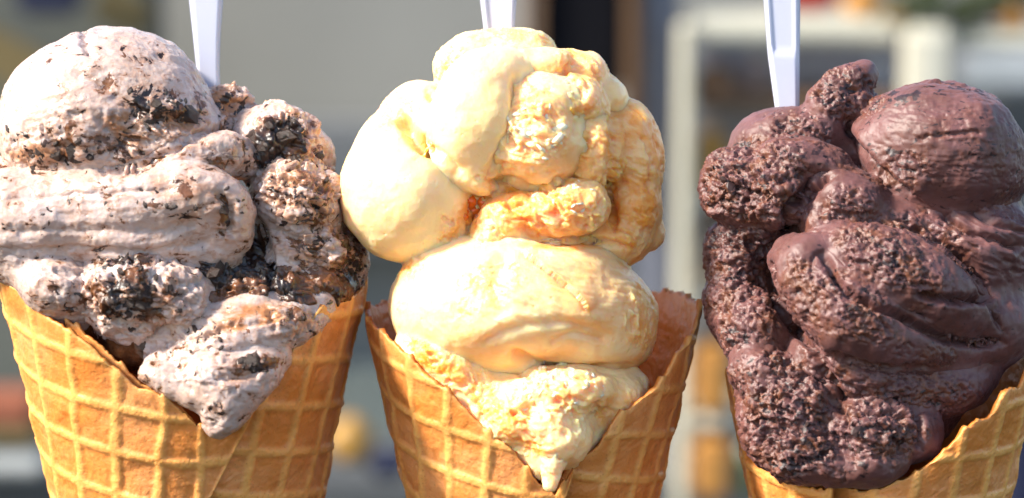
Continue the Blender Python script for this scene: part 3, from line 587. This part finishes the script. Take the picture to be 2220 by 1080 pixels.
# ================================================================== chocolate cone
c3 = thing('ice_cream_cone', 'waffle cone overfilled with rough brown chocolate ice cream', 'ice cream cone', tip_of(1908, 911, 312, 0.195), GROUP)
build_waffle(c3, 1908, (911, 310), 0.195,
    [(1578, 830), (1600, 920), (1640, 990), (1740, 1040), (1850, 1045), (1960, 1000), (2040, 930), (2072, 900), (2105, 895), (2128, 858), (2150, 832), (2185, 828), (2206, 786), (2222, 776)],
    [(92, 760), (130, 740), (180, 740), (230, 760), (266, 800)], (math.asin(-0.5), 0.2), 0.05, math.radians(24.5), -470, MW1, 14)
RP = lambda *e: ((*e,), 'pit', 9, 15)
Ch = {
 'dome': ('scoop', dict(patch=0.4, p=[E(2040, 322, 120, 182, 150, 175, 10), E(2070, 390, 110, 160, 70, 150)], k=40, seed=41, lump=(6, 120), crumb=0.16, crease=[([(1835, 265), (1880, 330), (1930, 380), (1990, 425)], 12, 25, -1), ([(1980, 300), (2060, 290), (2130, 290)], 5, 7), ([(1860, 220), (1980, 175), (2120, 190)], 5, 8)],
    stria=[((2050, 300, 170, 130), 4, 2.4, 6)], rough=[((1870, 230, 60, 40, -30), 'pit', 3.1, 8.6), ((1960, 370, 80, 60), 'pit', 2.6, 9.3)], crumbs=[((1950, 215, 130, 30, -8), 0.75), ((1960, 340, 90, 60), 0.5), ((2090, 190, 70, 12, 12), 0.9), ((2050, 300, 110, 30), 0.5)])),
 'knob': ('chocolate_lump', dict(p=[E(1856, 172, 70, 46, 34, 45, -20), E(1822, 192, 80, 60, 42, 50, -25), E(1800, 230, 90, 56, 52, 60), E(1850, 230, 70, 50, 46, 60), E(1876, 160, 60, 22, 26, 30)], k=14, seed=42, lump=(7, 40), rough=[((1830, 200, 90, 80), 'pit', 4.2, 9.3)], crumbs=[((1830, 200, 80, 70), 0.6)], swirl_shades=[((1866, 165, 34, 32), 0.9)])),
 'back': ('scoop', dict(p=[E(1690, 312, 40, 112, 82, 110, -8), E(1760, 290, 70, 70, 52, 80), E(1825, 320, 50, 70, 70, 60)], k=30, seed=43, lump=(6, 80), rough=[((1740, 290, 90, 60), 'pit', 4.2, 9.3), ((1640, 320, 60, 40), 'pit', 3.1, 9.3)], crumbs=[((1740, 280, 90, 60), 0.6), ((1630, 320, 60, 40), 0.55)])),
 'leftlump': ('chocolate_lump', dict(p=[E(1600, 408, 130, 84, 84, 95, 10), E(1680, 420, 190, 66, 78, 80, -10), E(1570, 365, 120, 40, 38, 55), E(1740, 352, 150, 110, 48, 90, 8)], k=22, seed=44, lump=(11, 60), rough=[((1630, 400, 160, 120), 'pit', 5.7, 9.9), ((1600, 410, 90, 90), 'chunk', 4.8, 30)], crease=[([(1700, 480), (1735, 420), (1790, 380)], 10, 28)], crumbs=[((1600, 390, 90, 80), 0.6), ((1740, 350, 90, 40), 0.45)], swirl_shades=[((1740, 350, 90, 34), 0.3)])),
 'leftlow': ('chocolate_lump', dict(p=[E(1600, 550, 60, 78, 80, 100), E(1590, 660, 70, 62, 110, 110, -3), E(1640, 500, 110, 60, 40, 60), E(1640, 720, 130, 80, 90, 100), E(1690, 540, 60, 70, 60, 80)], k=24, seed=45, lump=(11, 60), rough=[((1610, 600, 120, 220), 'pit', 4.7, 10.6), ((1600, 520, 90, 60), 'chunk', 6.0, 28)], crumbs=[((1590, 520, 90, 60), 0.6), ((1590, 740, 70, 50), 0.65), ((1600, 620, 60, 80), 0.4)], swirl_shades=[((1620, 520, 90, 40), 0.5)])),
 'mid': ('scoop', dict(p=[E(1838, 432, 190, 92, 66, 85, 14), E(1780, 480, 190, 46, 50, 70)], k=20, seed=46, lump=(8, 70), rough=[((1840, 450, 90, 60), 'pit', 4.2, 9.3)], crumbs=[((1840, 440, 70, 40), 0.5)])),
 'mass': ('scoop', dict(p=[E(2090, 540, 60, 160, 150, 190), E(1930, 520, 110, 190, 110, 150, 15), E(2120, 700, 50, 130, 110, 180)], k=40, seed=47, lump=(9, 80), rough=[((2000, 520, 140, 80, 20), 'pit', 4.2, 9.3)], crease=[([(2040, 460), (2100, 505), (2220, 540)], 8, 18), ([(2090, 440), (2150, 480), (2230, 505)], 7, 14), ([(2000, 480), (2090, 560), (2140, 620)], 8, 15)], stria=[((2140, 520, 120, 90, 25), 28, 8, 13)], crumbs=[((1990, 490, 110, 50), 0.45)])),
 'fold': ('ribbon_fold', dict(p=[T([(1800, 545, 240, 56), (1880, 570, 280, 82), (1980, 610, 275, 92), (2070, 665, 230, 72), (2140, 715, 170, 40)], 0.9)], seed=48, lump=(8, 80), rough=[((1930, 560, 150, 70, 25), 'pit', 4.7, 8.6)], crease=[([(1800, 560), (1850, 630), (1940, 680), (2010, 690)], 8, 19), ([(1990, 640), (2080, 650), (2150, 640)], 9, 25)], crumbs=[((1940, 560, 120, 60, 25), 0.5)])),
 'fold2': ('ribbon_fold', dict(p=[T([(1720, 560, 230, 52), (1760, 610, 275, 78), (1840, 680, 300, 92), (1940, 730, 285, 72), (2060, 755, 220, 46), (2160, 752, 160, 22)], 0.9), E(1745, 560, 270, 52, 44, 50, -45)], k=24, seed=49, lump=(9, 80), rough=[((1840, 650, 130, 70, 35), 'pit', 4.2, 9.9), ((1740, 640, 60, 90), 'pit', 2.6, 9.3)], crease=[([(1740, 590), (1770, 550), (1790, 560)], 6, 11)], crumbs=[((1830, 640, 90, 50, 30), 0.45), ((1870, 670, 80, 30, 20), 0.5)])),
 'lowmid': ('scoop', dict(p=[E(1850, 800, 190, 150, 72, 120, 20), E(1990, 830, 130, 150, 76, 140, 5), E(2060, 800, 70, 110, 80, 130)], k=30, seed=50, lump=(9, 70), rough=[((1860, 820, 140, 80), 'pit', 3.1, 10.6), ((2000, 850, 120, 60), 'pit', 4.2, 9.9)], crease=[([(1760, 760), (1800, 820), (1830, 870)], 7, 19)], crumbs=[((2000, 860, 110, 40), 0.5)])),
 'bottomleft': ('chocolate_lump', dict(p=[E(1650, 810, 190, 74, 66, 90, 20), E(1720, 880, 225, 108, 90, 90, 10), E(1735, 975, 250, 92, 72, 75), E(1660, 920, 210, 56, 86, 70, -15), E(1790, 1010, 265, 60, 44, 60)], k=24, seed=51, lump=(12, 55), rough=[((1710, 900, 150, 170), 'pit', 6.2, 10.6), ((1710, 900, 150, 170), 'chunk', 4.8, 34)], crumbs=[((1720, 900, 120, 110), 0.6), ((1730, 1000, 90, 60), 0.8), ((1630, 800, 60, 50), 0.5)])),
 'bottomright': ('chocolate_lump', dict(p=[E(1880, 930, 245, 104, 72, 80, -12), E(1960, 940, 215, 80, 66, 80), E(1880, 1010, 265, 90, 48, 60, -8), T([(1985, 880, 225, 22), (2018, 920, 225, 24), (2015, 970, 235, 22)])], k=18, seed=52, lump=(11, 50), rough=[((1900, 930, 130, 90), 'pit', 5.7, 10.6), ((1900, 930, 120, 80), 'chunk', 4.8, 34)], crease=[([(1985, 890), (1998, 930), (1992, 980)], 8, 19), ([(1850, 900), (1920, 890), (1970, 910)], 9, 16)], crumbs=[((1900, 930, 100, 60), 0.65), ((1880, 1010, 60, 30), 0.6)])),
 'heart': ('scoop', dict(p=[E(1850, 600, -10, 280, 280, 190), E(1850, 860, 40, 240, 160, 200)], seed=53, swirl_shade=0.5, rough=[((1850, 700, 320, 320), 'pit', 3.6, 10.6)])),
}
LRIDGE = 0.12
LUMP, PATCH, BLEND, SEAMS = (10, 80), ('pit', 3, 9), 22.0, [([(1700, 500), (1730, 440), (1795, 380)], 9, 26), ([(1835, 262), (1870, 320), (1925, 375), (1985, 420)], 9, 24), ([(1662, 560), (1680, 640), (1730, 720), (1775, 765)], 9, 26), ([(1785, 550), (1840, 632), (1960, 690), (2060, 738), (2175, 746)], 8, 28), ([(1960, 480), (2060, 545), (2125, 610), (2175, 720)], 7, 20), ([(1990, 640), (2080, 652), (2150, 645)], 7, 16), ([(1800, 770), (1900, 800), (2020, 800)], 9, 16), ([(1770, 790), (1800, 850), (1832, 900)], 7, 16)]
BC = build_cream(c3, Ch, MH)
M_BIT = mat_plain('dark_chocolate', (0.03, 0.009, 0.006), 0.3, 0.4, 300)
M_BIT.node_tree.nodes['Principled BSDF'].inputs['Roughness'].default_value = 0.55
BIT = [chip_mesh('chocolate_bit', 80 + s, (1.3, 0.9, 0.35), M_BIT) for s in range(5)]
for q in BIT: q.polygons.foreach_set('use_smooth', [False] * len(q.polygons))
scatter(BC['dome'], [((2040, 300, 180, 120), 0.4), ((1960, 215, 130, 40), 1.5)], 17, (4, 11), BIT, 'chocolate_bit', seed=21, sink=0.25)
scatter(BC['leftlump'], [((1620, 400, 130, 100), 1)], 25, (5, 13), BIT, 'chocolate_bit', seed=22, sink=0.25)
scatter(BC['fold'], [((1940, 570, 140, 70), 1)], 22, (4, 11), BIT, 'chocolate_bit', seed=23, sink=0.25)
scatter(BC['fold2'], [((1830, 660, 130, 80), 1)], 17, (4, 11), BIT, 'chocolate_bit', seed=24, sink=0.25)
scatter(BC['bottomleft'], [((1710, 900, 140, 150), 1)], 35, (5, 15), BIT, 'chocolate_bit', seed=25, sink=0.25)
scatter(BC['bottomright'], [((1900, 940, 130, 90), 1)], 20, (5, 14), BIT, 'chocolate_bit', seed=26, sink=0.25)

# ------------------------------------------------------------------ spoons
def spoon(label, pts, d, recess, tiltd):
    """pts: (y, left x, right x) along the handle from its end to the cream"""
    import bmesh
    ys = [p[0] for p in pts]; n = 60; yy = np.linspace(ys[0], ys[-1], n)
    xl = np.interp(yy, ys, [p[1] for p in pts]); xr = np.interp(yy, ys, [p[2] for p in pts]); m = 17
    bm = bmesh.new(); F, B = [], []
    for i in range(n):
        dd = d + tiltd * (yy[i] - ys[-1]) / 400; rf, rb = [], []
        for j in range(m):
            t = j / (m - 1); x = xl[i] + (xr[i] - xl[i]) * t; e = abs(t - 0.5) * 2
            lip = 5 * (1 - sstep(0.60, 0.74, np.array(e))) * (1 if recess[0] <= yy[i] <= recess[1] else 0)
            z = 14 - 20 * max(0, e - 0.72) ** 2 / 0.0784 * 0.9 - float(lip); zb = -12 + 9 * max(0, e - 0.8) ** 2 / 0.04 * 0.9
            rf.append(bm.verts.new(to_world(fr(x, yy[i], dd + z)))); rb.append(bm.verts.new(to_world(fr(x, yy[i], dd + zb))))
        F.append(rf); B.append(rb)
    for i in range(n - 1):
        for j in range(m - 1):
            bm.faces.new((F[i][j], F[i + 1][j], F[i + 1][j + 1], F[i][j + 1])); bm.faces.new((B[i][j + 1], B[i + 1][j + 1], B[i + 1][j], B[i][j]))
        bm.faces.new((B[i][0], B[i + 1][0], F[i + 1][0], F[i][0])); bm.faces.new((F[i][-1], F[i + 1][-1], B[i + 1][-1], B[i][-1]))
    for R_ in (0, n - 1):
        for j in range(m - 1): bm.faces.new((F[R_][j], F[R_][j + 1], B[R_][j + 1], B[R_][j]) if R_ == 0 else (B[R_][j], B[R_][j + 1], F[R_][j + 1], F[R_][j]))
    base = Vector(to_world(fr((xl[-1] + xr[-1]) / 2, ys[-1], d)))
    for v in bm.verts: v.co -= base
    bmesh.ops.recalc_face_normals(bm, faces=bm.faces)
    me = bpy.data.meshes.new('spoon'); bm.to_mesh(me); bm.free()
    for p in me.polygons: p.use_smooth = True
    o = link_mesh('spoon', me, M_SPOON, None, base); tag(o, label, 'spoon', 'plastic spoons stuck in the ice creams')
spoon('pale plastic spoon handle standing behind the cookie crumb ice cream', [(-420, 396, 500), (0, 409, 484), (80, 418, 478), (150, 425, 476), (300, 434, 484)], -40, (-400, -20), -20)
spoon('pale plastic spoon handle at the top of the peach ice cream', [(-420, 1032, 1126), (0, 1040, 1120), (60, 1048, 1116), (260, 1060, 1108)], -20, (-400, 95), -20)
spoon('pale plastic spoon handle standing beside the knob of chocolate ice cream', [(-320, 1640, 1748), (0, 1655, 1735), (120, 1664, 1734), (235, 1680, 1733), (380, 1690, 1730)], 10, (-300, 112), -20)

# ------------------------------------------------------------------ blurred shop behind
import bmesh
def bbox_mesh(x0, y0, x1, y1, d0, d1, bev=0.0):
    """a bevelled block whose front face is seen between (x0, y0) and (x1, y1) at depth d1"""
    bm = bmesh.new(); a = Vector(to_world(fr(x0, y0, d1))); b = Vector(to_world(fr(x1, y1, d1))); c = Vector(to_world(fr(x1, y1, d0)))
    dep = max(0.004, (d1 - d0) * S); cx, cz = (a.x + b.x) / 2, (a.z + b.z) / 2; yf = (a.y + b.y) / 2
    bmesh.ops.create_cube(bm, size=1.0)
    for v in bm.verts: v.co = Vector((v.co.x * abs(b.x - a.x), v.co.y * dep, v.co.z * abs(a.z - b.z)))
    if bev: bmesh.ops.bevel(bm, geom=bm.edges[:], offset=bev, segments=2, affect='EDGES')
    me = bpy.data.meshes.new('block'); bm.to_mesh(me); bm.free(); return me, Vector((cx, yf + dep / 2, cz))
def block(name, r, d, mat, parent=None, depth=300, bev=0.004):
    me, loc = bbox_mesh(*r, d - depth, d, bev); o = link_mesh(name, me, mat, parent, loc if parent is None else loc - parent.location); return o
m_wall = mat_plain('wall_paint', (0.235, 0.235, 0.215), 0.8, 0.3, 6)
m_waint = mat_plain('panel_paint', (0.165, 0.173, 0.18), 0.7, 0.2, 8)
m_white = mat_plain('white_frame', (0.52, 0.50, 0.41), 0.5, 0.05, 6)
m_grey = mat_plain('grey_post', (0.115, 0.125, 0.16), 0.6, 0.06, 6)
m_back = mat_plain('cabinet_back', (0.32, 0.30, 0.31), 0.7, 0.08, 6)
m_black = mat_plain('black_board', (0.004, 0.004, 0.006), 0.9, 0.2, 6); m_black.node_tree.nodes['Principled BSDF'].inputs['Specular IOR Level'].default_value = 0.1
m_brown = mat_plain('brown_wood', (0.12, 0.065, 0.03), 0.6, 0.2, 20)
m_tan = mat_plain('tan_card', (0.36, 0.17, 0.035), 0.7, 0.15, 20)
m_red = mat_plain('red_plastic', (0.25, 0.02, 0.015), 0.4, 0.1, 20)
m_orange = mat_plain('orange_skin', (0.34, 0.15, 0.02), 0.5, 0.1, 20)
m_yellow = mat_plain('yellow_skin', (0.32, 0.17, 0.03), 0.5, 0.1, 20)
m_blue = mat_plain('navy_paint', (0.006, 0.009, 0.035), 0.5, 0.1, 20)
m_green = mat_plain('green_leaf', (0.035, 0.05, 0.012), 0.6, 0.4, 30)
m_ochre = mat_plain('ochre_cloth', (0.13, 0.095, 0.035), 0.8, 0.15, 20)
m_dark = mat_plain('dark_counter', (0.06, 0.065, 0.07), 0.5, 0.1, 10)
DB = -9000
def st(o, kind='structure'): o['kind'] = kind; return o
st(block('wall', (-700, -700, 2900, 1900), DB - 2500, m_wall, None, 300))
st(block('wall_panel', (330, 262, 1150, 560), DB - 2100, m_waint, None, 200))
st(block('counter', (-500, 1040, 1500, 1400), DB - 300, m_dark, None, 1500))
# black board in a wooden frame
cb = thing('notice_board', 'black board in a brown wooden frame, blurred behind the peach ice cream', 'board', to_world(fr(1260, 230, DB)))
block('board', (1166, -300, 1358, 212), DB - 20, m_black, cb, 80)
block('frame', (1354, -300, 1392, 330), DB, m_brown, cb, 120)
block('frame', (1158, -300, 1172, 330), DB, m_brown, cb, 120)
block('frame', (1172, 212, 1354, 330), DB + 3, m_brown, cb, 120)
o = block('post', (1386, -500, 1472, 1300), DB - 300, m_grey, None, 400); tag(o, 'blurred grey blue post between the black board and the white cabinet', 'post')
o = block('post', (1108, -500, 1158, 640), DB - 600, mat_plain('beige_post', (0.30, 0.27, 0.24), 0.6), None, 400); tag(o, 'blurred beige post on the left of the black board', 'post')
# white cabinet with shelves
cab = thing('cabinet', 'blurred white framed cabinet with shelves behind the chocolate ice cream', 'cabinet', to_world(fr(1850, 1200, DB)))
block('stile', (1468, 34, 1503, 1250), DB + 20, m_white, cab, 300)
block('rail', (1503, 36, 1958, 96), DB + 20, m_white, cab, 300)
block('stile', (1958, 52, 2056, 1250), DB + 24, m_white, cab, 300)
block('rail', (2056, 70, 2500, 112), DB + 20, m_white, cab, 300)
block('back_panel', (1468, 40, 2500, 1250), DB - 900, m_back, cab, 60)
for yy in (212, 425, 640, 905): block('shelf', (1503, yy, 1958, yy + 26), DB - 20, m_brown if yy == 212 else m_white, cab, 860)
G2 = 'things kept in the white cabinet'
def soft(name, x, y, d, rx, ry, mat, label, cat, group=None, lobes=0, seed=1):
    bm = bmesh.new(); bmesh.ops.create_icosphere(bm, subdivisions=3, radius=1.0); g = (D - d) / D * S
    for v in bm.verts:
        n = v.co.normalized(); k = 1 + 0.12 * math.sin(3 * n.x + seed) * math.cos(4 * n.z + seed * 2) + (0.22 * math.sin(9 * n.x + seed) * math.sin(8 * n.z) if lobes else 0)
        v.co = Vector((n.x * rx * g, n.y * min(rx, ry) * g, n.z * ry * g)) * k
    me = bpy.data.meshes.new(name); bm.to_mesh(me); bm.free()
    for p in me.polygons: p.use_smooth = True
    o = link_mesh(name, me, mat, None, Vector(to_world(fr(x, y, d)))); return tag(o, label, cat, group)
soft('bread_loaf', 1550, 178, DB - 300, 48, 38, m_brown, 'brown round loaf on the top shelf of the white cabinet', 'bread', G2)
def boxy(name, r, d, mat, label, cat, group=None, depth=400):
    o = block(name, r, d, mat, None, depth); return tag(o, label, cat, group)
boxy('box', (1510, 300, 1585, 425), DB + 60, m_yellow, 'yellow box on the second shelf of the white cabinet', 'box', G2)
boxy('box', (1506, 480, 1560, 640), DB - 300, m_brown, 'dark brown box on the third shelf of the white cabinet', 'box', G2)
boxy('box', (1508, 755, 1585, 905), DB + 60, m_tan, 'tan box on the lowest shelf of the white cabinet', 'box', G2)
boxy('box', (1508, 962, 1585, 1090), DB + 60, m_tan, 'tan box at the bottom of the white cabinet', 'box', G2)
G3 = 'things standing on top of the white cabinet'
boxy('box', (1690, -70, 1812, 34), DB - 80, m_red, 'red box on top of the white cabinet', 'box', G3)
soft('orange', 1868, 14, DB - 80, 44, 38, m_orange, 'large orange fruit on top of the white cabinet beside the red box', 'fruit', G3)
def bush(x, y, d, rx, ry, mat, label, seed):
    r = random.Random(seed); bm = bmesh.new(); g = (D - d) / D * S
    for k in range(220):
        a, b, c = r.gauss(0, .5), r.gauss(0, .5), r.gauss(0, .5); p = Vector((a * rx * g, b * rx * g, c * ry * g)); s = 16 * g * (0.6 + r.random())
        u = Vector((r.gauss(0, 1), r.gauss(0, 1), r.gauss(0, 1))).normalized() * s; v = Vector((r.gauss(0, 1), r.gauss(0, 1), r.gauss(0, 1))).normalized() * s * 0.5
        bm.faces.new([bm.verts.new(p + q) for q in (u, v, -u, -v)])
    me = bpy.data.meshes.new('plant'); bm.to_mesh(me); bm.free(); o = link_mesh('plant', me, mat, None, Vector(to_world(fr(x, y, d)))); tag(o, label, 'plant', G3)
bush(1995, 12, DB - 80, 76, 46, m_green, 'dark green leafy plant on top of the white cabinet beside the orange', 4)
bush(2105, 22, DB - 80, 52, 46, m_green, 'dark green leafy plant on top of the white cabinet between the two orange fruits', 5)
soft('orange', 2196, 44, DB - 60, 38, 26, m_orange, 'small orange fruit on top of the white cabinet at its far right end', 'fruit', G3)
boxy('box', (2085, 116, 2300, 205), DB - 600, mat_plain('pale_blue', (0.36, 0.40, 0.44), 0.5), 'pale blue box behind the right bay of the white cabinet', 'box', G2)
boxy('box', (2150, 205, 2300, 420), DB - 500, m_dark, 'dark grey box in the right bay of the white cabinet', 'box', G2)
boxy('crate', (2195, 880, 2400, 1200), DB + 400, m_blue, 'navy blue crate at the right edge beside the chocolate cone', 'crate')
# top left and lower left
boxy('cupboard', (-500, -400, 336, 1000), DB - 700, mat_plain('olive_paint', (0.085, 0.09, 0.075), 0.6, 0.25, 3), 'blurred olive grey cupboard behind the cookie crumb cone', 'cupboard', depth=600)
boxy('sign', (30, -140, 176, 36), DB, m_blue, 'blurred navy blue sign above the cookie crumb ice cream', 'sign', depth=60)
o = boxy('cloth', (-160, 60, 110, 160), DB - 200, m_ochre, 'blurred ochre cloth hanging at the left edge below the navy sign', 'cloth', depth=40); o.rotation_euler[1] = 0.5
o = boxy('cloth', (205, -20, 325, 70), DB - 200, m_ochre, 'blurred ochre cloth hanging on the right of the navy sign', 'cloth', depth=40); o.rotation_euler[1] = 0.5
o = boxy('box', (-260, 870, 78, 935), DB + 100, mat_plain('rust_red', (0.22, 0.07, 0.035), 0.6), 'rust red box on the left beside the cookie crumb cone', 'box')
o = boxy('tray', (-260, 935, 90, 966), DB + 140, m_ochre, 'ochre tray beneath the rust red box', 'tray')
o = boxy('board', (-260, 988, 100, 1040), DB + 140, mat_plain('pale_board', (0.36, 0.37, 0.36), 0.6), 'pale grey board under the ochre tray at lower left', 'board')
soft('lemon', 758, 955, DB + 200, 50, 52, m_yellow, 'yellow fruit on the counter between the cookie and peach cones', 'fruit')
soft('plum', 838, 1005, DB + 200, 46, 34, m_blue, 'dark blue fruit on the counter beside the yellow fruit', 'fruit')
boxy('box', (730, 800, 900, 1040), DB - 1200, mat_plain('slate', (0.11, 0.13, 0.12), 0.7), 'dark slate box standing on the counter behind the yellow fruit', 'box')

# jars and bottles on the shelves
def jar(x, y0, y1, rx, d, col, label, cat, name):
    """turned jar: foot, body, shoulder, neck and lid"""
    g = (D - d) / D * S; p0 = Vector(to_world(fr(x, y1, d))); hgt = (y1 - y0) * g; rr = rx * g
    t = thing(name, label, cat, p0, G2)
    def lathe(nm, prof, mat):
        bm = bmesh.new(); n = 20; rings = [[bm.verts.new((r_ * rr * math.cos(k * 2 * math.pi / n), r_ * rr * math.sin(k * 2 * math.pi / n), z * hgt)) for k in range(n)] for r_, z in prof]
        for a, b in zip(rings, rings[1:]):
            for k in range(n): bm.faces.new((a[k], a[(k + 1) % n], b[(k + 1) % n], b[k]))
        bm.faces.new(rings[0][::-1]); bm.faces.new(rings[-1]); me = bpy.data.meshes.new(nm); bm.to_mesh(me); bm.free(); link_mesh(nm, me, mat, t)
    lathe('body', [(0.85, 0), (1, 0.04), (1, 0.6), (0.9, 0.72), (0.5, 0.8), (0.45, 0.86)], mat_plain('jar_glaze', col, 0.3))
    lathe('lid', [(0.52, 0.86), (0.55, 0.88), (0.55, 0.98), (0.5, 1.0)], m_white)
jar(1640, 100, 212, 26, DB - 500, (0.30, 0.22, 0.20), 'brownish jar with a white lid beside the brown loaf', 'jar', 'jar')
jar(1545, 505, 640, 26, DB - 150, (0.40, 0.33, 0.22), 'beige jar with a white lid in front of the dark brown box', 'jar', 'jar')
jar(1615, 520, 640, 20, DB - 250, (0.12, 0.16, 0.07), 'green bottle with a white cap on the third shelf', 'bottle', 'bottle')
jar(1616, 960, 1075, 22, DB - 100, (0.20, 0.22, 0.10), 'olive bottle with a white cap beside the lowest tan box', 'bottle', 'bottle')
jar(1900, 112, 212, 24, DB - 500, (0.42, 0.42, 0.46), 'pale grey jar with a white lid at the right end of the top shelf', 'jar', 'jar')
jar(2125, 215, 330, 22, DB - 300, (0.22, 0.22, 0.20), 'dark grey bottle with a white cap in the right bay below the pale blue box', 'bottle', 'bottle')

# a paler and a darker board vary the wall's tone; more greenery
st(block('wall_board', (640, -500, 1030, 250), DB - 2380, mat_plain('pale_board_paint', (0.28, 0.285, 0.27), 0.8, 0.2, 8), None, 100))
st(block('wall_board', (470, -500, 560, 250), DB - 2380, mat_plain('darker_board_paint', (0.195, 0.20, 0.175), 0.8, 0.2, 8), None, 100))
bush(2190, -18, DB - 120, 60, 40, m_green, 'dark green leafy plant at the far right end above the small orange', 6)
soft('lemon', 1935, 36, DB - 40, 24, 20, m_yellow, 'small yellow fruit on top of the white cabinet in front of the leafy plant', 'fruit', G3)
